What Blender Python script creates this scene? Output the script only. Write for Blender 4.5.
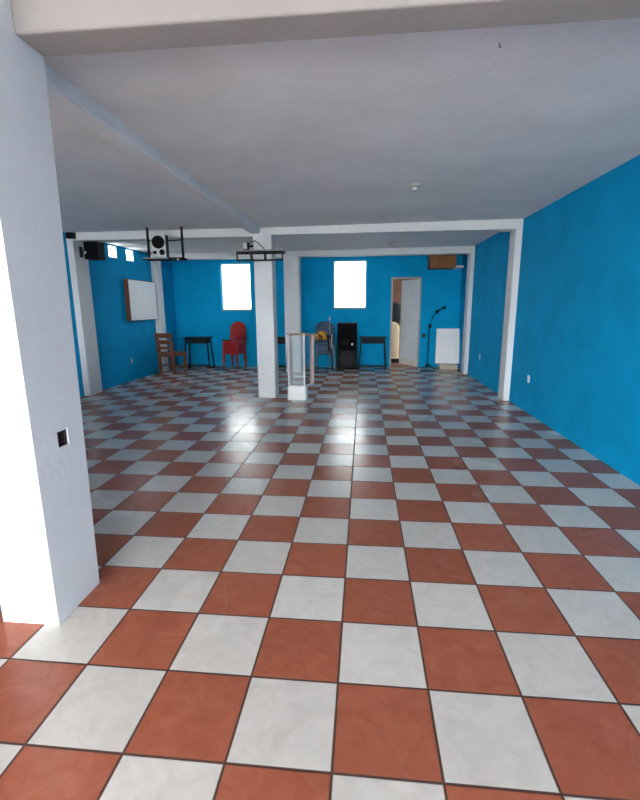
import bpy, bmesh, math, random
from mathutils import Vector, Matrix
random.seed(7)
scene = bpy.context.scene
for o in list(bpy.data.objects):
    bpy.data.objects.remove(o)
COL = scene.collection

# ------------------------------------------------------------ camera
cam_d = bpy.data.cameras.new('camera')
cam = bpy.data.objects.new('camera', cam_d); COL.objects.link(cam)
cam_d.sensor_fit = 'HORIZONTAL'; cam_d.sensor_width = 36.0
cam_d.lens = 444.84 / 640 * 36.0
cam_d.clip_start = 0.05
RT = Vector((0.99533796, 0.09617101, -0.00731286))
UP = Vector((-0.01245026, 0.20330211, 0.97903689))
FW = Vector((-0.09564168, 0.97438154, -0.20355167))
mw = Matrix.Identity(4)
for i in range(3):
    mw[i][0] = RT[i]; mw[i][1] = UP[i]; mw[i][2] = -FW[i]
mw[0][3], mw[1][3], mw[2][3] = 0.0786, -1.4092, 1.3716
cam.matrix_world = mw
scene.camera = cam

# ------------------------------------------------------------ sky and exposure
SKY_REAR = 1.3
world = bpy.data.worlds.new('overcast_sky'); scene.world = world
world.use_nodes = True
wn = world.node_tree; wn.nodes.clear()
w_out = wn.nodes.new('ShaderNodeOutputWorld'); w_bg = wn.nodes.new('ShaderNodeBackground')
w_tc = wn.nodes.new('ShaderNodeTexCoord'); w_sep = wn.nodes.new('ShaderNodeSeparateXYZ')
w_ramp = wn.nodes.new('ShaderNodeValToRGB')
wn.links.new(w_tc.outputs['Generated'], w_sep.inputs[0])
w_map = wn.nodes.new('ShaderNodeMapRange')
w_map.inputs[1].default_value = -1; w_map.inputs[2].default_value = 1
wn.links.new(w_sep.outputs['Z'], w_map.inputs[0])
wn.links.new(w_map.outputs[0], w_ramp.inputs[0])
e = w_ramp.color_ramp.elements
e[0].position = 0.0; e[0].color = (0.34, 0.34, 0.32, 1)
e[1].position = 1.0; e[1].color = (0.93, 0.985, 1.0, 1)
k = w_ramp.color_ramp.elements.new(0.47); k.color = (0.42, 0.42, 0.40, 1)
k = w_ramp.color_ramp.elements.new(0.505); k.color = (0.96, 1.0, 0.985, 1)
# sky boosted on the far side, added to brighten the back of the hall
w_m2 = wn.nodes.new('ShaderNodeMapRange'); w_m2.inputs[1].default_value = -0.35; w_m2.inputs[2].default_value = 0.35
w_m2.inputs[3].default_value = 1.0; w_m2.inputs[4].default_value = SKY_REAR; w_m2.clamp = True
wn.links.new(w_sep.outputs['Y'], w_m2.inputs[0])
wn.links.new(w_m2.outputs[0], w_bg.inputs['Strength'])
wn.links.new(w_ramp.outputs[0], w_bg.inputs['Color'])
wn.links.new(w_bg.outputs[0], w_out.inputs['Surface'])

vs = scene.view_settings
vs.view_transform = 'Standard'; vs.look = 'None'; vs.gamma = 1.0
vs.use_curve_mapping = False
vs.exposure = 4.65

# ------------------------------------------------------------ materials
def lin(c):
    c = c / 255.0
    return c / 12.92 if c <= 0.04045 else ((c + 0.055) / 1.055) ** 2.4
def rgb(r, g, b): return (lin(r), lin(g), lin(b), 1.0)

def mat(name, col, rough=0.5, metal=0.0, var=0.06, scale=6.0, bump=0.0, bscale=60.0, spec=0.5, var2=None):
    m = bpy.data.materials.new(name); m.use_nodes = True
    nt = m.node_tree; b = nt.nodes['Principled BSDF']
    tc = nt.nodes.new('ShaderNodeTexCoord')
    n = nt.nodes.new('ShaderNodeTexNoise'); n.inputs['Scale'].default_value = scale
    n.inputs['Detail'].default_value = 5; n.inputs['Roughness'].default_value = 0.6
    nt.links.new(tc.outputs['Object'], n.inputs['Vector'])
    r = nt.nodes.new('ShaderNodeValToRGB')
    r.color_ramp.elements[0].position = 0.3; r.color_ramp.elements[1].position = 0.7
    lo = tuple(max(0, c * (1 - var)) for c in col[:3]) + (1,)
    hi = var2 if var2 else tuple(min(1, c * (1 + var)) for c in col[:3]) + (1,)
    r.color_ramp.elements[0].color = lo; r.color_ramp.elements[1].color = hi
    nt.links.new(n.outputs['Fac'], r.inputs[0])
    nt.links.new(r.outputs[0], b.inputs['Base Color'])
    b.inputs['Roughness'].default_value = rough; b.inputs['Metallic'].default_value = metal
    b.inputs['Specular IOR Level'].default_value = spec
    if bump > 0:
        n2 = nt.nodes.new('ShaderNodeTexNoise'); n2.inputs['Scale'].default_value = bscale
        n2.inputs['Detail'].default_value = 4
        nt.links.new(tc.outputs['Object'], n2.inputs['Vector'])
        bp = nt.nodes.new('ShaderNodeBump'); bp.inputs['Strength'].default_value = bump
        bp.inputs['Distance'].default_value = 0.01
        nt.links.new(n2.outputs['Fac'], bp.inputs['Height'])
        nt.links.new(bp.outputs[0], b.inputs['Normal'])
    return m

def floor_material():
    m = bpy.data.materials.new('checker_ceramic_tile'); m.use_nodes = True
    nt = m.node_tree; b = nt.nodes['Principled BSDF']; L = nt.links.new
    def N(t, **kw):
        n = nt.nodes.new(t)
        for k_, v in kw.items(): setattr(n, k_, v)
        return n
    def M(op, a, b_=None):
        n = N('ShaderNodeMath', operation=op)
        for i, x in enumerate((a, b_)):
            if x is None: continue
            if isinstance(x, (int, float)): n.inputs[i].default_value = x
            else: L(x, n.inputs[i])
        return n.outputs[0]
    tc = N('ShaderNodeTexCoord'); sp = N('ShaderNodeSeparateXYZ'); L(tc.outputs['Object'], sp.inputs[0])
    T = 0.33
    tx = M('DIVIDE', sp.outputs['X'], T); ty = M('DIVIDE', sp.outputs['Y'], T)
    fx = M('FLOOR', tx); fy = M('FLOOR', ty)
    par = M('FLOORED_MODULO', M('ADD', fx, fy), 2.0)             # 1 = red, 0 = white
    cx = M('ABSOLUTE', M('SUBTRACT', M('FRACT', tx), 0.5)); cy = M('ABSOLUTE', M('SUBTRACT', M('FRACT', ty), 0.5))
    edge = M('MAXIMUM', cx, cy)
    grout = N('ShaderNodeMapRange'); grout.inputs[1].default_value = 0.482; grout.inputs[2].default_value = 0.491
    L(edge, grout.inputs[0])
    # a different tone for every tile
    cmb = N('ShaderNodeCombineXYZ'); L(fx, cmb.inputs[0]); L(fy, cmb.inputs[1])
    wnz = N('ShaderNodeTexWhiteNoise'); L(cmb.outputs[0], wnz.inputs['Vector'])
    off = N('ShaderNodeVectorMath', operation='ADD'); L(tc.outputs['Object'], off.inputs[0])
    sc = N('ShaderNodeVectorMath', operation='SCALE'); L(wnz.outputs['Color'], sc.inputs[0]); sc.inputs['Scale'].default_value = 9.0
    L(sc.outputs[0], off.inputs[1])
    nz = N('ShaderNodeTexNoise'); nz.inputs['Scale'].default_value = 9; nz.inputs['Detail'].default_value = 8
    nz.inputs['Roughness'].default_value = 0.65; nz.inputs['Distortion'].default_value = 1.2
    L(off.outputs[0], nz.inputs['Vector'])
    rr = N('ShaderNodeValToRGB'); rr.color_ramp.elements[0].position = 0.3; rr.color_ramp.elements[1].position = 0.72
    rr.color_ramp.elements[0].color = RED_LO; rr.color_ramp.elements[1].color = RED_HI
    wr = N('ShaderNodeValToRGB'); wr.color_ramp.elements[0].position = 0.25; wr.color_ramp.elements[1].position = 0.6
    wr.color_ramp.elements[0].color = WHT_LO; wr.color_ramp.elements[1].color = WHT_HI
    L(nz.outputs['Fac'], rr.inputs[0]); L(nz.outputs['Fac'], wr.inputs[0])
    # worn, chalky patches on the red tiles near the front
    mx = N('ShaderNodeMix', data_type='RGBA'); L(par, mx.inputs[0]); L(wr.outputs[0], mx.inputs[6]); L(rr.outputs[0], mx.inputs[7])
    val = N('ShaderNodeMapRange'); val.inputs[3].default_value = 0.92; val.inputs[4].default_value = 1.06
    L(wnz.outputs['Value'], val.inputs[0])
    hs = N('ShaderNodeHueSaturation'); L(mx.outputs[2], hs.inputs['Color']); L(val.outputs[0], hs.inputs['Value'])
    mg = N('ShaderNodeMix', data_type='RGBA'); L(grout.outputs[0], mg.inputs[0]); L(hs.outputs[0], mg.inputs[6])
    mg.inputs[7].default_value = GROUT
    L(mg.outputs[2], b.inputs['Base Color'])
    n3 = N('ShaderNodeTexNoise'); n3.inputs['Scale'].default_value = 1.3; n3.inputs['Detail'].default_value = 1
    L(tc.outputs['Object'], n3.inputs['Vector'])
    rm = N('ShaderNodeMapRange'); rm.inputs[1].default_value = 0.3; rm.inputs[2].default_value = 0.7
    rm.inputs[3].default_value = 0.19; rm.inputs[4].default_value = 0.29
    L(n3.outputs['Fac'], rm.inputs[0])
    ra = M('ADD', rm.outputs[0], M('MULTIPLY', grout.outputs[0], 0.5)); L(ra, b.inputs['Roughness'])
    b.inputs['Specular IOR Level'].default_value = 0.25
    # slightly uneven glaze plus recessed joints
    n4 = N('ShaderNodeTexNoise'); n4.inputs['Scale'].default_value = 5; n4.inputs['Detail'].default_value = 0
    L(tc.outputs['Object'], n4.inputs['Vector'])
    h = M('SUBTRACT', M('MULTIPLY', n4.outputs['Fac'], 0.5), grout.outputs[0])
    bp = N('ShaderNodeBump'); bp.inputs['Strength'].default_value = 0.3; bp.inputs['Distance'].default_value = 0.003
    L(h, bp.inputs['Height']); L(bp.outputs[0], b.inputs['Normal'])
    return m

RED_LO, RED_HI = rgb(152, 84, 62), rgb(172, 102, 78)
WHT_LO, WHT_HI = rgb(196, 192, 186), rgb(212, 208, 202)
GROUT = rgb(82, 58, 50)

MT = {}
MT['floor'] = floor_material()
MT['blue'] = mat('blue_wall_paint', rgb(0, 158, 212), 0.8, spec=0.12, var=0.10, scale=2.2, bump=0.15, bscale=40)
MT['porch'] = mat('grey_blue_porch_paint', rgb(126, 156, 190), 0.8, bump=0.2)  # hue chosen to tint the light bounced onto the near column
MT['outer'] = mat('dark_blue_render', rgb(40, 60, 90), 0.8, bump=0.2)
MT['ceil'] = mat('whitewashed_ceiling', rgb(234, 235, 236), 0.9, var=0.07, scale=1.6, bump=0.25, bscale=25)
MT['white'] = mat('white_column_paint', rgb(222, 225, 228), 0.7, var=0.035, scale=3.0, bump=0.2, bscale=30)
MT['beam'] = mat('darkened_cream_beam_paint', rgb(160, 157, 155), 0.8, var=0.05, scale=3.0, bump=0.2, bscale=30)  # shade put into the colour: darkened so the lit beam face stays below white
MT['reveal'] = mat('grey_cement_reveal', rgb(150, 150, 152), 0.9, bump=0.2)
MT['frame'] = mat('white_metal_window_frame', rgb(200, 202, 204), 0.5)
MT['board'] = mat('whiteboard_surface', rgb(244, 244, 244), 0.5, var=0.02)
MT['brown'] = mat('brown_stained_wood', rgb(112, 62, 40), 0.6, var=0.18, scale=14)
MT['chairwood'] = mat('varnished_wood', rgb(122, 74, 46), 0.55, var=0.2, scale=16)
MT['tan'] = mat('light_tan_wood', rgb(188, 158, 132), 0.5, var=0.12, scale=18)
MT['pinkwood'] = mat('pinkish_wood', rgb(196, 160, 148), 0.55, var=0.1, scale=18)
MT['mdf'] = mat('brown_particle_board', rgb(140, 92, 58), 0.75, var=0.15, scale=10)
MT['red'] = mat('red_moulded_plastic', rgb(158, 32, 34), 0.45, var=0.06)
MT['slate'] = mat('slate_blue_moulded_plastic', rgb(52, 82, 112), 0.4, var=0.08)
MT['black'] = mat('black_plastic', rgb(12, 13, 16), 0.6, var=0.1, spec=0.2)
MT['grille'] = mat('black_speaker_grille', rgb(11, 12, 15), 0.85, spec=0.15, bump=0.6, bscale=300)
MT['cone'] = mat('dark_grey_speaker_cone', rgb(48, 48, 52), 0.7, spec=0.25)
MT['steel'] = mat('black_painted_steel', rgb(18, 21, 26), 0.6, spec=0.25)
MT['silver'] = mat('silver_grey_plastic', rgb(196, 200, 204), 0.4, metal=0.15)
MT['chrome'] = mat('bright_metal', rgb(210, 212, 215), 0.25, metal=1.0)
MT['desk'] = mat('dark_desk_laminate', rgb(22, 32, 44), 0.6, var=0.1, spec=0.25)
MT['door'] = mat('worn_grey_white_door_paint', rgb(222, 234, 244), 0.6, var=0.07, scale=5)
MT['kick'] = mat('white_kick_plate', rgb(222, 224, 224), 0.5)
MT['jamb'] = mat('pale_door_frame_paint', rgb(176, 170, 164), 0.6)
MT['backroom'] = mat('brown_plaster', rgb(112, 82, 68), 0.85, var=0.1)
MT['pinkfloor'] = mat('pink_cement_floor', rgb(190, 130, 116), 0.6, var=0.1)
MT['cream'] = mat('cream_vinyl', rgb(226, 202, 158), 0.5, var=0.06)
MT['bag'] = mat('black_cloth', rgb(20, 20, 24), 0.9, var=0.2, bump=0.5)
MT['gold'] = mat('gold_tinsel', rgb(232, 176, 44), 0.4, metal=0.3, var=0.25, scale=40)
MT['plate'] = mat('white_switch_plastic', rgb(206, 212, 216), 0.4)
MT['cavity'] = mat('dark_conduit_box', rgb(48, 40, 48), 0.8)
MT['porcelain'] = mat('white_porcelain', rgb(176, 176, 172), 0.4)
MT['block'] = mat('pale_cement_block', rgb(190, 182, 166), 0.85, var=0.1, bump=0.3)
MT['basewhite'] = mat('white_lectern_base', rgb(240, 240, 240), 0.45, var=0.02)
MT['cable'] = mat('dark_cable', rgb(50, 50, 54), 0.6)
MT['greypole'] = mat('grey_pole', rgb(150, 156, 164), 0.4, metal=0.4)

def glass_mat(name, tint, gloss=0.03, haze=0.0, hazecol=(0.8, 0.86, 0.9, 1)):
    m = bpy.data.materials.new(name); m.use_nodes = True
    nt = m.node_tree; nt.nodes.clear(); L = nt.links.new
    o = nt.nodes.new('ShaderNodeOutputMaterial'); tr = nt.nodes.new('ShaderNodeBsdfTransparent')
    gl = nt.nodes.new('ShaderNodeBsdfGlossy'); mx = nt.nodes.new('ShaderNodeMixShader')
    lw = nt.nodes.new('ShaderNodeLayerWeight'); lw.inputs['Blend'].default_value = 0.5
    fr = nt.nodes.new('ShaderNodeMath'); fr.operation = 'POWER'; fr.inputs[1].default_value = 5.0
    L(lw.outputs['Facing'], fr.inputs[0])
    tr.inputs[0].default_value = tint; gl.inputs['Roughness'].default_value = 0.04
    ad = nt.nodes.new('ShaderNodeMath'); ad.operation = 'ADD'; ad.inputs[1].default_value = gloss
    L(fr.outputs[0], ad.inputs[0]); L(ad.outputs[0], mx.inputs[0])
    if haze > 0:
        df = nt.nodes.new('ShaderNodeBsdfDiffuse'); df.inputs[0].default_value = hazecol
        m2 = nt.nodes.new('ShaderNodeMixShader'); m2.inputs[0].default_value = haze
        L(tr.outputs[0], m2.inputs[1]); L(df.outputs[0], m2.inputs[2]); L(m2.outputs[0], mx.inputs[1])
    else:
        L(tr.outputs[0], mx.inputs[1])
    L(gl.outputs[0], mx.inputs[2]); L(mx.outputs[0], o.inputs['Surface'])
    return m
MT['glass'] = glass_mat('dimmed_frosted_window_glass', (0.55, 0.56, 0.565, 1))  # grey tint dims the sky behind the panes and its floor reflection
MT['clearglass'] = glass_mat('clear_vent_glass', (0.95, 0.97, 0.97, 1))
MT['acrylic'] = glass_mat('hazy_acrylic', (0.9, 0.95, 0.97, 1), gloss=0.008, haze=0.2)
MT['clearacrylic'] = glass_mat('clear_acrylic', (0.9, 0.95, 0.97, 1), gloss=0.008, haze=0.06)

# ------------------------------------------------------------ mesh helpers
class B:
    def __init__(s): s.bm = bmesh.new()
    def box(s, x0, x1, y0, y1, z0, z1):
        v = [s.bm.verts.new(p) for p in ((x0,y0,z0),(x1,y0,z0),(x1,y1,z0),(x0,y1,z0),(x0,y0,z1),(x1,y0,z1),(x1,y1,z1),(x0,y1,z1))]
        for f in ((0,3,2,1),(4,5,6,7),(0,1,5,4),(1,2,6,5),(2,3,7,6),(3,0,4,7)): s.bm.faces.new([v[i] for i in f])
        return s
    def hexa(s, bot, top):
        v = [s.bm.verts.new(p) for p in list(bot) + list(top)]
        for f in ((0,3,2,1),(4,5,6,7),(0,1,5,4),(1,2,6,5),(2,3,7,6),(3,0,4,7)): s.bm.faces.new([v[i] for i in f])
        return s
    def bar(s, p, q, w, h, w2=None, h2=None, up=(0,0,1)):
        p, q = Vector(p), Vector(q); d = (q - p).normalized(); u = Vector(up)
        if abs(d.dot(u)) > 0.98: u = Vector((0,1,0))
        a = d.cross(u).normalized(); c = a.cross(d).normalized()
        w2 = w if w2 is None else w2; h2 = h if h2 is None else h2
        def ring(o, w_, h_): return [o + a*(sx*w_/2) + c*(sy*h_/2) for sx, sy in ((-1,-1),(1,-1),(1,1),(-1,1))]
        return s.hexa(ring(p, w, h), ring(q, w2, h2))
    def tube(s, pts, r, n=10, r2=None):
        pts = [Vector(p) for p in pts]; rings = []
        for i, p in enumerate(pts):
            d = (pts[min(i+1, len(pts)-1)] - pts[max(i-1, 0)]).normalized()
            u = Vector((0,0,1)) if abs(d.z) < 0.95 else Vector((1,0,0))
            a = d.cross(u).normalized(); c = a.cross(d)
            rr = r if r2 is None else r + (r2 - r) * i / (len(pts) - 1)
            rings.append([s.bm.verts.new(p + a*rr*math.cos(t) + c*rr*math.sin(t)) for t in (2*math.pi*k/n for k in range(n))])
        for A, C in zip(rings, rings[1:]):
            for k in range(n): s.bm.faces.new((A[k], A[(k+1)%n], C[(k+1)%n], C[k]))
        s.bm.faces.new(rings[0][::-1]); s.bm.faces.new(rings[-1])
        return s
    def lathe(s, prof, org=(0,0,0), axis='z', n=28):
        o = Vector(org); rings = []
        for r, h in prof:
            ring = []
            for k in range(n):
                t = 2*math.pi*k/n; a, b = r*math.cos(t), r*math.sin(t)
                p = {'z': (a, b, h), 'y': (a, h, b), 'x': (h, a, b), '-y': (a, -h, b)}[axis]
                ring.append(s.bm.verts.new(o + Vector(p)))
            rings.append(ring)
        for A, C in zip(rings, rings[1:]):
            for k in range(n): s.bm.faces.new((A[k], A[(k+1)%n], C[(k+1)%n], C[k]))
        s.bm.faces.new(rings[0][::-1]); s.bm.faces.new(rings[-1])
        return s
    def prism(s, pts, z0, z1):
        lo = [s.bm.verts.new((x, y, z0)) for x, y in pts]; hi = [s.bm.verts.new((x, y, z1)) for x, y in pts]
        n = len(pts); s.bm.faces.new(lo[::-1]); s.bm.faces.new(hi)
        for k in range(n): s.bm.faces.new((lo[k], lo[(k+1)%n], hi[(k+1)%n], hi[k]))
        return s
    def ball(s, c, r, sx=1, sy=1, sz=1, n=16):
        mtx = Matrix.Translation(c) @ Matrix.Diagonal((sx, sy, sz, 1))
        bmesh.ops.create_uvsphere(s.bm, u_segments=n, v_segments=max(8, n//2+2), radius=r, matrix=mtx); return s
    def build(s, name, m, parent=None, bevel=0.0, smooth=False, seg=2, loc=None):
        bmesh.ops.recalc_face_normals(s.bm, faces=s.bm.faces[:])
        me = bpy.data.meshes.new(name); s.bm.to_mesh(me); s.bm.free()
        o = bpy.data.objects.new(name, me); COL.objects.link(o)
        me.materials.append(MT[m] if isinstance(m, str) else m)
        if parent: o.parent = parent
        if loc: o.location = loc
        if bevel > 0:
            bv = o.modifiers.new('bevel', 'BEVEL'); bv.width = bevel; bv.segments = seg; bv.limit_method = 'ANGLE'
        if smooth:
            for p in me.polygons: p.use_smooth = True
        return o

def tag(o, label=None, cat=None, group=None, kind=None):
    if label: o['label'] = label
    if cat: o['category'] = cat
    if group: o['group'] = group
    if kind: o['kind'] = kind
    return o
def thing(name, label, cat, loc=(0,0,0), rz=0.0, group=None, kind=None):
    o = bpy.data.objects.new(name, None); COL.objects.link(o)
    o.empty_display_size = 0.1; o.location = loc; o.rotation_euler = (0, 0, rz)
    return tag(o, label, cat, group, kind)
def dup(root, loc, rz=None, label=None):
    r = root.copy(); COL.objects.link(r); r.location = loc
    if rz is not None: r.rotation_euler = (0, 0, rz)
    if label: r['label'] = label
    for ch in list(root.children):
        c = ch.copy(); COL.objects.link(c); c.parent = r
        for g in list(ch.children):
            d = g.copy(); COL.objects.link(d); d.parent = c
    return r

def wall(axis, a0, a1, b0, b1, z0, z1, holes=()):
    """wall along one axis (a), thickness b0..b1, with rectangular openings (a0,a1,z0,z1)"""
    bl = B()
    As = sorted({a0, a1} | {h[0] for h in holes} | {h[1] for h in holes})
    Zs = sorted({z0, z1} | {h[2] for h in holes} | {h[3] for h in holes})
    for i in range(len(As)-1):
        for j in range(len(Zs)-1):
            ma, mz = (As[i]+As[i+1])/2, (Zs[j]+Zs[j+1])/2
            if any(h[0] < ma < h[1] and h[2] < mz < h[3] for h in holes): continue
            if axis == 'x': bl.box(As[i], As[i+1], b0, b1, Zs[j], Zs[j+1])
            else: bl.box(b0, b1, As[i], As[i+1], Zs[j], Zs[j+1])
    bmesh.ops.remove_doubles(bl.bm, verts=bl.bm.verts[:], dist=1e-5)
    # drop the hidden faces between the cells
    seen = {}
    for f in bl.bm.faces:
        seen.setdefault(tuple(sorted(v.index if v.index >= 0 else id(v) for v in f.verts)), []).append(f)
    bl.bm.verts.index_update()
    seen = {}
    for f in bl.bm.faces: seen.setdefault(frozenset(v.index for v in f.verts), []).append(f)
    dead = [f for fs in seen.values() if len(fs) > 1 for f in fs]
    bmesh.ops.delete(bl.bm, geom=dead, context='FACES_ONLY')
    return bl
def S(o, label, cat): return tag(o, label, cat, kind='structure')

# ------------------------------------------------------------ the room
XR, XL, YB, YF, H, HL = 2.225, -4.40, 9.033, 0.40, 2.533, 2.50
FASCIA = 2.2
YP = -6.6                                        # outer edge of the unseen porch, set deep to even out the daylight
S(B().box(XL-0.15, XR+0.15, YP-0.6, YB+0.06, -0.12, 0.0).build('floor', 'floor'), 'glossy red and white checkerboard tile floor of the hall', 'floor')
def zc(x): return H if x >= XR else (HL if x <= -1.4 else HL + (H-HL)*(x+1.4)/(XR+1.4))
cb = B()
xs = [XL-0.15, -1.4, XR, XR+0.15]
for x0, x1 in zip(xs, xs[1:]):
    cb.hexa([(x0,YP,zc(x0)),(x1,YP,zc(x1)),(x1,YB+0.15,zc(x1)),(x0,YB+0.15,zc(x0))], [(x0,YP,2.72),(x1,YP,2.72),(x1,YB+0.15,2.72),(x0,YB+0.15,2.72)])
S(cb.build('ceiling', 'ceil'), 'grey whitewashed concrete slab ceiling', 'ceiling')

S(wall('y', YP, 0.2, XR, XR+0.15, 0, 2.6).build('wall_porch_right', 'porch'), 'grey blue side wall added along the unseen porch', 'wall')  # unseen wall added to block side light and bounce some onto the column
S(B().box(XL-0.15, XR+0.15, YP, YP+0.15, FASCIA, 2.6).build('trim_14', 'white'), 'white beam added along the outer edge of the unseen porch roof', 'beam')  # unseen fascia added to cut sky light on the front beam and column top
S(wall('y', YP, 0.26, XL-0.06, XL, 0, 2.6).build('wall_porch_left', 'white'), 'pale side wall added to the unseen porch', 'wall')  # unseen wall added so daylight enters only from the open porch end
S(wall('y', 0.2, YB+0.15, XR, XR+0.15, 0, 2.6).build('wall_right', 'blue'), 'long bright blue side wall on the right', 'wall')
V1, V2 = (6.38, 6.65, 2.27, 2.48), (6.98, 7.25, 2.27, 2.48)
S(wall('y', 0.26, YB+0.15, XL-0.06, XL, 0, 2.6, (V1, V2)).build('wall_left', 'blue'), 'shaded blue side wall with whiteboard and two small vents', 'wall')
W1, W2 = (-3.258, -2.548, 1.33, 2.385), (-0.617, 0.127, 1.355, 2.405)
D1 = (0.69, 1.352, 0.0, 2.02)
S(wall('x', XL, XR, YB, YB+0.13, 0, 2.6, (W1, W2, D1)).build('wall_back', 'blue'), 'blue end wall with two bright windows and a door', 'wall')
S(wall('x', XL-0.15, -1.50, 0.26, 0.40, 0, 2.6, ((-4.3, -1.56, 0.75, 2.38),)).build('wall_front', 'outer'), 'dark front wall behind the big white column', 'wall')  # opening in this wall added to let daylight into the left bay

# windows: frame and pane deep in the opening
def window(name, w, label):
    x0, x1, z0, z1 = w
    r = S(thing(name, label, 'window', ((x0+x1)/2, YB, z0)), label, 'window')
    hw, h = (x1-x0)/2, z1-z0
    f = B(); t = 0.022
    f.box(-hw, -hw+t, 0.07, 0.11, 0, h).box(hw-t, hw, 0.07, 0.11, 0, h).box(-hw+t, hw-t, 0.07, 0.11, 0, t).box(-hw+t, hw-t, 0.07, 0.11, h-t, h)
    f.build('window_frame', 'frame', r)
    B().box(-hw+t, hw-t, 0.088, 0.094, t, h-t).build('window_pane', 'glass', r)
    B().box(-hw-0.01, hw+0.01, -0.012, 0.068, -0.02, 0.0).build('window_sill', 'reveal', r)
window('window_1', W1, 'bright window above the red chairs, left of the central column')
window('window_2', W2, 'bright window above the black floor loudspeaker')
def vent(name, v, label):
    y0, y1, z0, z1 = v
    r = S(thing(name, label, 'vent window', (XL, (y0+y1)/2, z0)), label, 'vent window')
    hw, h, t = (y1-y0)/2, z1-z0, 0.012
    f = B(); f.box(-0.058, -0.002, -hw, -hw+t, 0, h).box(-0.058, -0.002, hw-t, hw, 0, h).box(-0.058, -0.002, -hw+t, hw-t, 0, t).box(-0.058, -0.002, -hw+t, hw-t, h-t, h)
    f.build('vent_frame', 'white', r)
    B().box(-0.05, -0.046, -hw+t, hw-t, t, h-t).build('vent_pane', 'clearglass', r)
vent('window_3', V1, 'small bright vent high on left wall, nearer the hanging black speaker')
vent('window_4', V2, 'small bright vent high on left wall, the farther of two')

# columns, pilasters and beams
def column(name, x0, x1, y0, y1, ztop, label, cat='column', hole=None):
    r = S(thing(name, label, cat, ((x0+x1)/2, (y0+y1)/2, 0)), label, cat); return r
def trim(name, bl, label, cat, bevel=0.012, m='white'): return S(bl.build(name, m, bevel=bevel, seg=3), label, cat)
# near column with the empty conduit box cut into its right face
c = thing('trim_1', 'big white column in the left foreground with an open outlet hole', 'column', (0,0,0), kind='structure')
OH = (0.345, 0.405, 0.775, 0.845)
cb = B(); cb.box(-1.516, -1.30, 0.20, 0.51, 0, HL+0.05)
As, Zs = [0.20, OH[0], OH[1], 0.51], [0, OH[2], OH[3], HL+0.05]
for i in range(3):
    for j in range(3):
        if i == 1 and j == 1: continue
        cb.box(-1.30, -1.25, As[i], As[i+1], Zs[j], Zs[j+1])
bmesh.ops.remove_doubles(cb.bm, verts=cb.bm.verts[:], dist=1e-5)
for v in cb.bm.verts:
    if v.co.y > 0.5: v.co.y += 0.05*v.co.z/2.4
cb.build('column_shaft', 'white', c)
ob = B(); t = 0.004
ob.box(-1.298, -1.2495, OH[0], OH[0]+t, OH[2], OH[3]).box(-1.298, -1.2495, OH[1]-t, OH[1], OH[2], OH[3])
ob.box(-1.298, -1.2495, OH[0]+t, OH[1]-t, OH[2], OH[2]+t).box(-1.298, -1.2495, OH[0]+t, OH[1]-t, OH[3]-t, OH[3]).box(-1.298, -1.294, OH[0]+t, OH[1]-t, OH[2]+t, OH[3]-t)
ob.build('conduit_box', 'cavity', c)
lip = B(); lip.bar((-1.247, OH[1]+0.008, OH[2]-0.002), (-1.247, OH[1]+0.008, OH[3]+0.004), 0.008, 0.014)
lip.build('plaster_lip', 'white', c, bevel=0.003)

trim('trim_2', B().box(-1.535, -1.262, 5.25, 5.52, 0, HL+0.03), 'free-standing white column in the middle of the hall', 'column')
trim('trim_3', B().box(2.137, XR+0.02, 5.25, 5.51, 0, H+0.03), 'white pilaster on the right wall nearer the camera', 'pilaster')
trim('trim_4', B().box(2.145, XR+0.02, 7.94, 8.20, 0, H+0.03), 'white pilaster on the right wall beside the leaning white panel', 'pilaster')
trim('trim_5', B().box(-1.575, -1.255, 7.97, 8.22, 0, HL+0.03), 'white column near the end wall, behind the lectern', 'column')
trim('trim_6', B().box(XL-0.02, -4.30, 5.25, 5.60, 0, HL+0.03), 'white pilaster on the left wall beside the hanging black speaker', 'pilaster')
trim('trim_7', B().box(XL-0.02, -4.285, 7.95, 8.20, 0, HL+0.03), 'white pilaster on the left wall behind the wooden chair', 'pilaster')
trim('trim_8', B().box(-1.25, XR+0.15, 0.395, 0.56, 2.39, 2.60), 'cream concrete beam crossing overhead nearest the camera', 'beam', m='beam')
trim('trim_9', B().box(-1.53, 2.2, 5.252, 5.50, 2.402, 2.60), 'white cross beam between central column and right pilaster', 'beam')
trim('trim_10', B().box(XL, -1.53, 5.252, 5.50, 2.385, 2.60), 'white cross beam between left pilaster and central column', 'beam')
trim('trim_11', B().box(-1.6, 2.2, 7.955, 8.19, 2.395, 2.60), 'white cross beam in front of the end wall, right part', 'beam')
trim('trim_12', B().box(XL, -1.6, 7.955, 8.19, 2.385, 2.60), 'white cross beam in front of the end wall, left part', 'beam')
bl = B(); bl.hexa([(-1.57,0.50,2.42),(-1.43,0.50,2.42),(-1.43,5.26,2.42),(-1.57,5.26,2.42)], [(-1.60,0.50,2.60),(-1.42,0.50,2.60),(-1.42,5.26,2.60),(-1.60,5.26,2.60)])
S(bl.build('trim_13', 'ceil', bevel=0.02, seg=3), 'grey beam along the ceiling from near column to central column', 'beam')

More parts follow.
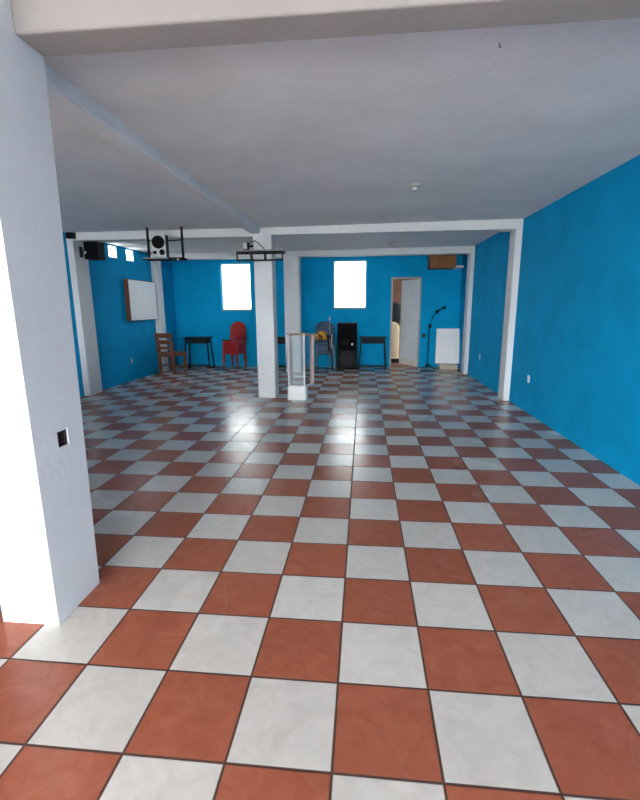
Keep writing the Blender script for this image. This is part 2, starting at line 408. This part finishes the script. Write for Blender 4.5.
# room behind the door
S(B().box(0.35, 2.6, YB+0.061, 11.6, -0.12, -0.01).build('floor_back_room', 'pinkfloor'), 'pink floor of the dark room behind the door', 'floor')
S(wall('x', 0.35, 2.6, 11.45, 11.6, 0, 2.6).build('wall_back_room', 'backroom'), 'brown wall seen through the half open door', 'wall')
S(wall('y', YB+0.13, 11.45, 0.35, 0.45, 0, 2.6).build('wall_back_room_left', 'backroom'), 'brown side wall hidden inside the back room', 'wall')
S(wall('y', YB+0.15, 11.45, 2.45, 2.6, 0, 2.6, ((9.6, 10.6, 1.2, 2.1),)).build('wall_back_room_right', 'backroom'), 'brown outer wall of the back room', 'wall')  # unseen window hole added to light the back room
S(B().box(0.35, 2.6, YB+0.151, 11.6, 2.6, 2.72).build('ceiling_back_room', 'ceil'), 'slab over the back room', 'ceiling')

# door: frame, and the leaf swung into the back room
d = thing('door_1', 'narrow grey white door standing half open in the end wall', 'door', (D1[1], YB, 0), kind='structure')
w = D1[1]-D1[0]; f = B()
f.box(-w-0.005, -w+0.035, -0.012, 0.132, 0, 2.02).box(-0.022, 0.003, -0.006, 0.132, 0, 2.02).box(-w+0.035, -0.022, -0.012, 0.132, 1.985, 2.025)
f.build('door_frame', 'jamb', d)
lf = B(); lf.box(-0.63, 0, -0.018, 0.018, 0.012, 1.98)
for z0, z1 in ((0.2, 0.95), (1.05, 1.85)):
    for sgn in (-1,): lf.box(-0.53, -0.10, -0.023, -0.0185, z0, z1)
leaf = lf.build('door_leaf', 'door', d, bevel=0.004); leaf.location = (-0.026, 0.085, 0)
ang = math.atan2(0.58, 0.385)
leaf.rotation_euler = (0, 0, -ang)
kp = B().box(-0.628, -0.004, -0.03, -0.0235, 0.015, 0.15).build('kick_plate', 'kick', leaf); kp['label'] = 'white kick plate'
hb = B(); hb.lathe([(0.024,0),(0.024,0.006),(0.010,0.008),(0.010,0.03),(0.026,0.034),(0.028,0.05),(0.014,0.062)], (-0.585, -0.0235, 1.0), '-y', 18)
hb.build('door_knob', 'chrome', leaf, smooth=True)

# ------------------------------------------------------------ things in the back room
bl = B(); n = 14; pts = []
for k in range(n+1):
    t = math.pi*k/n; pts.append((0.17*math.cos(t), 0.86+0.16*math.sin(t)))
prof = [(-0.17, 0.0), (0.17, 0.0)] + pts
lo = [bl.bm.verts.new((x, -0.06, z)) for x, z in prof]; hi = [bl.bm.verts.new((x, 0.06, z)) for x, z in prof]
bl.bm.faces.new(lo[::-1]); bl.bm.faces.new(hi)
for k in range(len(prof)): bl.bm.faces.new((lo[k], lo[(k+1)%len(prof)], hi[(k+1)%len(prof)], hi[k]))
t = thing('mattress', 'cream round topped padded slab standing inside the dark doorway', 'mattress', (0.80, 9.95, -0.01))
bl.build('padding', 'cream', t, bevel=0.03, seg=4, smooth=False)
B().box(-0.175, 0.175, -0.066, 0.066, 0.0, 0.11).build('base_band', 'black', t, bevel=0.01)
t = thing('clothes_stand', 'dark bundle of cloth hanging behind cream slab in doorway', 'clothes stand', (0.86, 10.45, -0.01))
B().lathe([(0.18,0),(0.18,0.02),(0.03,0.04),(0.018,0.08),(0.018,1.40),(0.02,1.41)], n=18).build('stand_pole', 'steel', t, smooth=True)
bl = B(); bl.lathe([(0.05,0.55),(0.22,0.60),(0.25,0.85),(0.24,1.15),(0.20,1.40),(0.08,1.50)], n=22)
for v in bl.bm.verts:
    a = math.atan2(v.co.y, v.co.x); s_ = 1 + 0.10*math.sin(5*a) + 0.05*math.sin(9*a+v.co.z*4); v.co.x *= s_; v.co.y *= s_*0.7
bl.build('black_cloth', 'bag', t, smooth=True)

# ------------------------------------------------------------ wall fittings
def socket(name, loc, axis, label, sx=0.066, sz=0.095, grp=None):
    """plate against a wall: axis is the direction it faces"""
    rz = {'-x': -math.pi/2, '+x': math.pi/2, '-y': 0.0}[axis]
    t = thing(name, label, 'socket', loc, rz, grp)
    B().box(-sx/2, sx/2, -0.010, 0.0, -sz/2, sz/2).build('cover_plate', 'plate', t, bevel=0.004)
    for dz in (-0.026, 0.026):
        B().box(-0.016, 0.016, -0.013, -0.0101, dz-0.014, dz+0.014).build('outlet_face', 'frame', t, bevel=0.002)
    return t
socket('wall_socket', (XR, 7.045, 0.455), '-x', 'white power outlet on right wall beyond the nearer pilaster')
socket('wall_socket', (XR, 4.54, 0.443), '-x', 'white power outlet on right wall, nearer the camera than both pilasters')
socket('wall_socket', (XL, 6.80, 0.383), '+x', 'white power outlet low on left wall below whiteboard')
t = thing('light_switch', 'small black switch box on end wall right of the door', 'switch', (1.445, YB, 0.73))
B().box(-0.035, 0.035, -0.045, 0, -0.04, 0.04).build('switch_box', 'black', t, bevel=0.005)
B().box(-0.02, 0.02, -0.052, -0.0455, -0.02, 0.02).build('rocker', 'cone', t)

# whiteboard on the left wall
t = thing('whiteboard', 'white board in a deep brown frame hung on left blue wall', 'whiteboard', (XL, 7.39, 1.147))
B().box(0, 0.085, -0.61, 0.50, 0, 0.775).build('frame_box', 'brown', t, bevel=0.004)
B().box(0.0855, 0.093, -0.595, 0.485, 0.012, 0.763).build('writing_surface', 'board', t, bevel=0.002)

# ceiling lamp holders and hook
def lampholder(loc, label, grp='porcelain lamp holders'):
    t = thing('lamp_holder', label, 'lamp holder', loc, 0, grp)
    B().lathe([(0.055,0.0),(0.057,-0.012),(0.05,-0.022),(0.034,-0.026)]).build('base_plate', 'porcelain', t, smooth=True)
    B().lathe([(0.030,-0.024),(0.030,-0.055),(0.026,-0.062),(0.018,-0.062),(0.016,-0.04)]).build('bulb_socket', 'silver', t, smooth=True)
    return t
lampholder((0.549, 3.228, zc(0.549)), 'empty lamp holder on the ceiling in front of the cross beam')
lampholder((0.55, 7.10, zc(0.55)), 'empty lamp holder on the ceiling beyond the cross beam')
t = tag(B().tube([(0,0,0),(0,0,-0.012),(0.004,0,-0.018),(0.009,0,-0.015)], 0.0022, 8).build('ceiling_hook', 'steel', loc=(0.664, 0.92, zc(0.664))), 'small dark hook in the ceiling just behind the nearest beam', 'hook')

# ------------------------------------------------------------ hung loudspeakers and shelves
t = thing('speaker', 'black boxy speaker hung at left pilaster under the cross beam', 'speaker', (-4.06, 5.38, 2.12))
B().box(-0.13, 0.10, -0.06, 0.14, 0, 0.255).build('cabinet', 'black', t, bevel=0.012)
B().box(-0.12, 0.09, -0.068, -0.0605, 0.012, 0.243).build('grille', 'grille', t, bevel=0.003)
B().lathe([(0.008,0),(0.022,0.002),(0.022,0.008)], (-0.10, -0.0685, 0.10), '-y', 16).build('badge', 'silver', t)
m_ = B(); m_.box(-0.238, -0.1305, 0.02, 0.06, 0.10, 0.14).box(-0.239, -0.229, 0.0, 0.08, 0.04, 0.20)
m_.build('wall_bracket', 'steel', t)
t = thing('junction_box', 'small black box fixed at top of left pilaster', 'box', (-4.30, 5.25, 2.41))
B().box(-0.06, 0.06, -0.07, 0, 0, 0.085).build('box_body', 'black', t, bevel=0.006)
B().box(-0.045, 0.045, -0.076, -0.0705, 0.012, 0.073).build('box_lid', 'grille', t, bevel=0.003)

# hanging rack with silver studio speaker
t = thing('hanging_shelf', 'black steel rack hung from the ceiling carrying a silver speaker', 'shelf', (-2.76, 5.0, 2.058))
B().box(-0.29, 0.285, -0.10, 0.10, -0.006, 0.022).build('shelf_board', 'grille', t, bevel=0.003)
B().box(-0.292, 0.287, -0.109, -0.1005, -0.012, 0.006).build('front_rail', 'steel', t)
B().box(-0.285, 0.08, -0.109, -0.1005, 0.0065, 0.022).build('front_strip', 'greypole', t)
for sx in (-0.24, 0.265):
    B().bar((sx, 0.0, 0.022), (sx, 0.0, 2.5-2.058), 0.028, 0.024).build('hanger_rod', 'steel', t)
B().tube([(-0.24, 0.014, 0.27), (-0.18, 0.088, 0.27), (0.06, 0.088, 0.27), (0.265, 0.014, 0.27)], 0.008, 8).build('cross_bar', 'steel', t)
bl = B(); bl.lathe([(0.010,0),(0.016,0.004),(0.016,0.02),(0.010,0.03)], (0.23, -0.1005, -0.012), '-y', 14)
bl.build('clamp_knob', 'chrome', t, smooth=True)
t = thing('speaker', 'silver faced speaker with round black woofer on the hanging rack', 'speaker', (-2.82, 5.0, 2.081), math.radians(8))
B().box(-0.10, 0.10, -0.08, 0.065, 0, 0.315).build('cabinet', 'black', t, bevel=0.01)
B().box(-0.098, 0.098, -0.096, -0.0805, 0.003, 0.312).build('front_baffle', 'silver', t, bevel=0.008)
B().lathe([(0.088,0),(0.088,0.008),(0.076,0.010),(0.070,0.004),(0.03,-0.012),(0.0001,-0.012)], (0, -0.0965, 0.205), '-y', 30).build('woofer', 'black', t, smooth=True)
B().lathe([(0.034,-0.012),(0.024,-0.004),(0.0001,0.0)], (0, -0.0965, 0.205), '-y', 20).build('dust_cap', 'cone', t, smooth=True)
B().box(-0.08, -0.03, -0.100, -0.0965, 0.045, 0.09).build('port', 'black', t, bevel=0.004)
B().lathe([(0.040,0),(0.040,0.006),(0.028,0.006),(0.02,0.0)], (0.045, -0.0965, 0.07), '-y', 24).build('tweeter', 'black', t, smooth=True)

# bracket frame on the central column with a little light box above
t = thing('mounting_frame', 'black steel bracket frame with pale top board clamped to central column', 'bracket', (-1.40, 5.25, 2.025))
B().box(-0.345, 0.345, -0.20, -0.002, 0.134, 0.152).build('top_board', 'reveal', t, bevel=0.002)
bf = 0.022
for z in (0.010, 0.122):
    B().bar((-0.335, -0.185, z), (0.335, -0.185, z), bf, bf).build('rail', 'steel', t)
for x in (-0.327, -0.12, 0.08, 0.327):
    B().bar((x, -0.185, 0.0215), (x, -0.185, 0.1105), 0.03 if abs(x) < 0.2 else 0.018, 0.02).build('upright', 'steel', t)
for x in (-0.327, 0.327):
    B().bar((x, -0.1735, 0.122), (x, -0.004, 0.122), bf, bf).build('side_arm', 'steel', t)
B().bar((-0.315, -0.012, 0.122), (0.315, -0.012, 0.122), bf, bf).build('rear_rail', 'steel', t)
t = thing('flood_light', 'small white faced lamp in a black housing on side of central column', 'lamp', (-1.635, 5.28, 2.205))
B().box(-0.045, 0.035, -0.05, 0.03, 0, 0.10).build('housing', 'black', t, bevel=0.006)
B().box(-0.040, 0.015, -0.056, -0.0505, 0.008, 0.092).build('lamp_face', 'plate', t, bevel=0.002)
B().box(0.0355, 0.10, -0.01, 0.01, 0.035, 0.065).build('bracket', 'steel', t)
tag(B().tube([(-1.59,5.28,2.295),(-1.545,5.243,2.31),(-1.50,5.243,2.325),(-1.45,5.243,2.29),(-1.38,5.243,2.22),(-1.34,5.243,2.165)], 0.006, 8).build('cable', 'cable'),
    'dark cable running across the top of the central column', 'cable')

# ------------------------------------------------------------ acrylic lectern
t = thing('lectern', 'clear acrylic lectern with tan wood edges on a white base', 'lectern', (-0.913, 5.13, 0))
FL, FR, RL, RR = (-0.135, 0.0), (0.128, 0.0), (-0.165, 0.33), (0.25, 0.33)
B().prism([(-0.14,-0.005), (0.130,-0.005), (0.155,0.10), (-0.14,0.10)], 0, 0.205).build('base', 'basewhite', t, bevel=0.006)
def post(x, y, z0, z1, m, w_=0.022, d_=0.022): return B().box(x-w_/2, x+w_/2, y-d_/2, y+d_/2, z0, z1).build('post', m, t, bevel=0.002)
post(FL[0]+0.014, 0.012, 0.206, 0.99, 'frame'); post(FR[0]-0.012, 0.012, 0.206, 0.99, 'frame')
p_ = post(RR[0]-0.05, RR[1]-0.02, 0.206, 0.95, 'pinkwood', 0.06, 0.03); p_['label'] = 'pinkish wooden rear post'
p_ = post(RL[0]+0.035, RL[1]-0.02, 0.206, 0.95, 'brown', 0.05, 0.03); p_['label'] = 'brown rear post'
B().box(FL[0]+0.026, FR[0]-0.024, 0.008, 0.016, 0.225, 0.975).build('front_panel', 'acrylic', t)
B().bar((FR[0]-0.010, 0.024, 0.60), (RR[0]-0.05, RR[1]-0.037, 0.60), 0.006, 0.70).build('side_panel', 'clearacrylic', t)
bl = B(); bl.box(FL[0]+0.026, FR[0]-0.024, 0.004, 0.020, 0.206, 0.2245); bl.build('bottom_rail', 'frame', t)
B().bar((FR[0]-0.004, 0.024, 0.216), (RR[0]-0.03, RR[1]-0.037, 0.216), 0.014, 0.018).build('side_rail', 'frame', t)
bl = B(); bl.hexa([(FL[0]-0.006,-0.006,0.991),(FR[0]+0.006,-0.006,0.991),(RR[0]-0.012,RR[1],0.951),(RL[0],RL[1],0.951)],
                  [(FL[0]-0.006,-0.006,1.008),(FR[0]+0.006,-0.006,1.008),(RR[0]-0.012,RR[1],0.972),(RL[0],RL[1],0.972)])
bl.build('reading_top', 'tan', t, bevel=0.003)

# ------------------------------------------------------------ moulded plastic chairs
def chair_parts(root, m):
    # seat with a turned-down skirt
    n = 10; bl = B(); g = {}
    for i in range(n+1):
        for j in range(n+1):
            u, v = -1+2*i/n, -1+2*j/n
            x, y = 0.205*u*(1-0.05*(v+1)/2), 0.20*v
            e_ = max(abs(u), abs(v))**8
            g[i, j] = bl.bm.verts.new((x*(1-0.03*abs(v)**6), y*(1-0.03*abs(u)**6), 0.45-0.018*(1-u*u)*(1-v*v)-0.012*e_))
    for i in range(n):
        for j in range(n): bl.bm.faces.new((g[i,j], g[i+1,j], g[i+1,j+1], g[i,j+1]))
    per = [(i,0) for i in range(n)] + [(n,j) for j in range(n)] + [(i,n) for i in range(n,0,-1)] + [(0,j) for j in range(n,0,-1)]
    lowv = []
    for (i, j) in per:
        c_ = g[i,j].co; mid = abs((i if j in (0,n) else j)/n*2-1)
        lowv.append(bl.bm.verts.new((c_.x*1.03, c_.y*1.03, 0.345-0.035*mid**3)))
    for k in range(len(per)):
        a, b_ = per[k], per[(k+1)%len(per)]
        bl.bm.faces.new((g[a], g[b_], lowv[(k+1)%len(per)], lowv[k]))
    seat = bl.build('seat', m, root, smooth=True)
    sm = seat.modifiers.new('thick', 'SOLIDIFY'); sm.thickness = 0.006; sm.offset = -1
    # four tapered splayed legs
    for sx in (-1, 1):
        for sy in (-1, 1):
            b2 = B(); top = Vector((sx*0.182, sy*0.178, 0.352)); bot = Vector((sx*0.205, sy*0.205, 0.0))
            b2.bar(top, bot, 0.058, 0.05, 0.036, 0.034); b2.build('leg', m, root, bevel=0.008)
    # arched back with two slots beside a wide splat
    nu, nv = 20, 18; b3 = B(); gv = {}
    for j in range(nv+1):
        v = j/nv
        hw = 0.222 if v < 0.6 else 0.222*max(0.0, 1-((v-0.6)/0.4)**3.2)**0.5
        hw = max(hw, 0.11)
        for i in range(nu+1):
            u = -1+2*i/nu; x = hw*u
            y = 0.185 + 0.085*v + 0.012 + 0.035*(-(u*u)) * 1.0
            gv[i, j] = b3.bm.verts.new((x, y, 0.425+0.445*v*(1-0.03*u*u)))
    for j in range(nv):
        for i in range(nu):
            um = abs(-1+2*(i+0.5)/nu); vm = (j+0.5)/nv
            if 0.12 < vm < 0.62 and 0.42 < um < 0.72: continue
            if vm < 0.06 and um < 0.7: continue
            b3.bm.faces.new((gv[i,j], gv[i+1,j], gv[i+1,j+1], gv[i,j+1]))
    bmesh.ops.delete(b3.bm, geom=[v for v in b3.bm.verts if not v.link_faces], context='VERTS')
    bk = b3.build('backrest', m, root, smooth=True)
    sm = bk.modifiers.new('thick', 'SOLIDIFY'); sm.thickness = 0.012; sm.offset = 0
ORD = ['lowest', 'second from the bottom', 'third from the bottom', 'topmost']
proto = thing('plastic_chair', 'red plastic chair, lowest of the stack below left window', 'chair', (-2.90, 8.68, 0), math.radians(-16), 'stacked red plastic chairs')
proto.scale = (0.93, 0.9, 1.0); chair_parts(proto, 'red')
DZ = 0.064
for k in range(1, 4):
    dup(proto, (-2.90, 8.68, DZ*k), None, 'red plastic chair, %s in the stack below left window' % ORD[k])
slate = thing('plastic_chair', 'slate blue plastic chair, lowest of the stack beside floor loudspeaker', 'chair', (-0.785, 8.66, 0), math.radians(6), 'stacked slate blue plastic chairs')
chair_parts(slate, 'slate')
for k in range(1, 4):
    dup(slate, (-0.785, 8.66, DZ*k), None, 'slate blue plastic chair, %s in the stack beside floor loudspeaker' % ORD[k])
# little tray on the red stack
t = tag(B().box(-0.09, 0.09, -0.06, 0.06, 0, 0.022).build('book', 'black', bevel=0.004), 'dark flat book lying at the edge of red chair stack', 'book')
t.location = (-3.02, 8.50, 0.45+3*DZ+0.006); t.rotation_euler = (0, 0, math.radians(-16))
# gold tinsel bunch on the slate stack
t = thing('tinsel_bunch', 'gold tinsel decoration lying on the slate blue chair stack', 'decoration', (-0.86, 8.50, 0.45+3*DZ+0.006))
bl = B()
for k in range(110):
    a = random.uniform(0, 2*math.pi); el = random.uniform(-0.6, 1.5); L_ = random.uniform(0.09, 0.17)
    d_ = Vector((math.cos(a)*math.cos(el)*1.15, math.sin(a)*math.cos(el)*0.8, math.sin(el)))
    p0 = Vector((random.uniform(-0.04,0.04), random.uniform(-0.03,0.03), 0.085)); p1 = p0 + d_*L_*0.6; p2 = p0 + d_*L_ + Vector((0,0,-0.02))
    p2.z = max(p2.z, 0.008); p1.z = max(p1.z, 0.008)
    bl.tube([p0, p1, p2], 0.009, 5, 0.003)
bl.build('gold_strands', 'gold', t)
B().ball((-0.02, -0.03, 0.075), 0.05, 1.2, 1, 1.45).build('knot', 'brown', t, smooth=True)
# pole with a strap hanging on it in front of the stack
t = thing('microphone_stand', 'thin grey upright stand with dark cloth strap before slate chairs', 'stand', (-0.655, 8.36, 0))
B().lathe([(0.12,0),(0.12,0.012),(0.03,0.022),(0.012,0.04),(0.010,0.9),(0.012,0.91),(0.008,1.09)], n=18).build('stand_pole', 'greypole', t, smooth=True)
B().lathe([(0.010,1.08),(0.022,1.12),(0.024,1.15),(0.012,1.175)], n=16).build('microphone', 'silver', t, smooth=True)
bl = B(); bl.bar((-0.035,-0.02,0.74), (-0.02,-0.02,0.42), 0.05, 0.012, 0.03, 0.012); bl.bar((0.03,-0.02,0.76), (0.012,-0.02,0.36), 0.045, 0.012, 0.02, 0.012); bl.box(-0.06, 0.06, -0.028, 0.02, 0.72, 0.78)
bl.build('strap', 'bag', t, bevel=0.004)
B().bar((0.045,-0.025,0.80), (0.03,-0.035,0.50), 0.014, 0.008).build('buckle_strip', 'silver', t)

# ------------------------------------------------------------ desks
def desk(label, loc, rz=0.0):
    t = thing('school_desk', label, 'desk', loc, rz, 'dark school desks along the end wall')
    W, D, Z = 0.30, 0.20, 0.715
    B().box(-W, W, -D, D, Z-0.025, Z).build('desk_top', 'desk', t, bevel=0.006)
    bl = B(); bl.box(-W+0.06, W-0.06, -D+0.03, D-0.02, Z-0.14, Z-0.118).box(-W+0.0725, W-0.0725, -D+0.031, -D+0.04, Z-0.1175, Z-0.06).box(-W+0.06, -W+0.072, -D+0.03, D-0.02, Z-0.1175, Z-0.0255).box(W-0.072, W-0.06, -D+0.03, D-0.02, Z-0.1175, Z-0.0255).box(-W+0.0725, W-0.0725, D-0.035, D-0.021, Z-0.1175, Z-0.0255)
    bl.build('book_tray', 'desk', t)
    for sx in (-1, 1):
        for sy in (-1, 1):
            B().bar((sx*(W-0.045), sy*0.10, Z-0.0255), (sx*(W-0.0), sy*0.17, 0.03), 0.026, 0.026).build('leg', 'steel', t)
        B().bar((sx*(W-0.0), -0.21, 0.0155), (sx*(W-0.0), 0.21, 0.0155), 0.03, 0.03).build('foot_bar', 'steel', t)
    B().bar((-W+0.022, -0.16, 0.075), (W-0.022, -0.16, 0.075), 0.022, 0.03).build('foot_rail', 'steel', t)
    return t
d0 = desk('dark school desk between the wooden chair and the red chairs', (-3.78, 8.76, 0), math.radians(0))
dup(d0, (-1.83, 8.66, 0), 0.0, 'dark school desk half hidden behind the central column')
dup(d0, (0.285, 8.76, 0), 0.0, 'dark school desk between floor loudspeaker and door')

# ------------------------------------------------------------ floor loudspeaker
t = thing('floor_speaker', 'tall black floor loudspeaker with large lower woofer against end wall', 'speaker', (-0.288, 8.82, 0))
B().box(-0.222, 0.222, -0.17, 0.20, 0.02, 1.03).build('cabinet', 'black', t, bevel=0.012)
for sx in (-0.18, 0.18):
    for sy in (-0.13, 0.16): B().lathe([(0.022,0.0),(0.022,0.0195)], (sx, sy, 0), n=12).build('foot', 'grille', t)
B().box(-0.205, 0.205, -0.182, -0.1705, 0.42, 1.01).build('upper_grille', 'grille', t, bevel=0.006)
def driver(nm, z, r, x=0.0, m='cone'):
    B().lathe([(r,0),(r,0.012),(r*0.90,0.016),(r*0.84,0.006),(r*0.35,-0.0),(r*0.0+0.0005,0.004)], (x, -0.1712 if nm == 'woofer' else -0.1825, z), '-y', 32).build(nm, m, t, smooth=True)
driver('woofer', 0.24, 0.175)
driver('midrange', 0.84, 0.13, 0, 'grille')
B().box(-0.12, 0.04, -0.190, -0.1825, 0.55, 0.66).build('horn', 'black', t, bevel=0.01)
q_ = B().ball((0.115, -0.1840, 0.555), 0.028, 1, 0.3, 1.1).build('bright_dome', 'chrome', t, smooth=True); q_['label'] = 'shiny round dome'

# ------------------------------------------------------------ wooden chair
f_ = Vector((0.30, 0.954, 0)); phi = math.atan2(f_.y, f_.x) - math.pi/2       # faces local +y
t = thing('wooden_chair', 'brown wooden chair with slatted back beside left wall pilaster', 'chair', (-4.055, 7.90, 0), phi)
for sx in (-1, 1):
    bl = B(); bl.bar((sx*0.185, -0.19, 0), (sx*0.185, -0.185, 0.45), 0.052, 0.05); bl.bar((sx*0.185, -0.185, 0.45), (sx*0.185, -0.235, 0.87), 0.055, 0.05, 0.052, 0.04)
    bl.build('rear_leg', 'chairwood', t, bevel=0.004)
    B().bar((sx*0.185, 0.19, 0), (sx*0.185, 0.19, 0.425), 0.052, 0.05).build('front_leg', 'chairwood', t, bevel=0.004)
    B().bar((sx*0.185, -0.168, 0.395), (sx*0.185, 0.168, 0.395), 0.024, 0.06).build('side_rail', 'chairwood', t)
    B().bar((sx*0.185, -0.168, 0.16), (sx*0.185, 0.168, 0.16), 0.02, 0.03).build('stretcher', 'chairwood', t)
for y in (-0.188, 0.19):
    B().bar((-0.158, y, 0.395), (0.158, y, 0.395), 0.024, 0.06).build('end_rail', 'chairwood', t)
B().box(-0.215, 0.215, -0.160, 0.225, 0.426, 0.448).build('seat', 'chairwood', t, bevel=0.006)
for z, h in ((0.815, 0.10), (0.675, 0.085), (0.55, 0.05)):
    y = -0.19-0.05*(z-0.45)/0.42
    B().box(-0.158, 0.158, y-0.012, y+0.012, z-h/2, z+h/2).build('back_slat', 'chairwood', t, bevel=0.003)

# ------------------------------------------------------------ right rear corner
t = thing('boom_stand', 'black boom stand with two microphones between door and white panel', 'microphone stand', (1.535, 8.82, 0))
B().lathe([(0.010,0.05),(0.010,0.98)], n=12).build('stand_pole', 'steel', t, smooth=True)
for k in range(3):
    a = math.radians(90 + 120*k); B().bar((0.014*math.cos(a), 0.014*math.sin(a), 0.10), (0.16*math.cos(a), 0.16*math.sin(a), 0.012), 0.016, 0.016).build('leg', 'steel', t)
B().ball((0, 0, 0.075), 0.03, 1, 1, 1.2).build('hub', 'black', t, smooth=True)
B().ball((0.012, -0.01, 0.95), 0.04, 0.9, 0.8, 1.3).build('clutch', 'black', t, smooth=True)
B().tube([(0.012,0,0.98),(0.05,0,1.10),(0.11,0,1.21),(0.20,0,1.29),(0.29,0,1.345)], 0.008, 8).build('boom_arm', 'steel', t, smooth=True)
B().ball((0.155, -0.012, 1.262), 0.036, 1, 0.9, 1.1).build('microphone_head', 'black', t, smooth=True)
B().ball((0.305, 0, 1.352), 0.034, 1.1, 0.9, 1).build('microphone_head', 'black', t, smooth=True)

t = thing('cement_block', 'pale low block on the floor under the leaning white panel', 'block', (2.0, 8.76, 0))
bl = B(); bl.box(-0.22, 0.165, -0.10, 0.22, 0, 0.115); bl.build('block_body', 'block', t, bevel=0.008)
bl = B()
bl.hexa([(-0.31,-0.02,0.117),(0.222,-0.02,0.117),(0.222,0.0,0.117),(-0.31,0.0,0.117)], [(-0.285,0.13,0.885),(0.222,0.13,0.885),(0.222,0.15,0.885),(-0.285,0.15,0.885)])
pn = tag(bl.build('white_panel', 'board', bevel=0.002), 'plain white panel leaning on end wall in the right corner', 'panel')
pn.location = (2.0, 8.80, 0)

t = thing('wooden_box', 'brown wooden box mounted high in right corner of end wall', 'box', (1.72, 8.78, 2.175))
B().box(-0.245, 0.285, -0.18, 0.25, 0, 0.345).build('box_body', 'mdf', t, bevel=0.006)
B().box(-0.22, 0.17, -0.187, -0.1805, 0.025, 0.32).build('front_panel', 'mdf', t, bevel=0.003)
t = thing('tray', 'small white tray sticking out beside the high brown box', 'tray', (2.075, 8.80, 2.175))
B().box(-0.067, 0.10, -0.16, 0.23, 0, 0.012).build('tray_base', 'plate', t)
B().box(-0.067, 0.10, -0.172, -0.1605, 0, 0.045).build('tray_lip', 'plate', t)
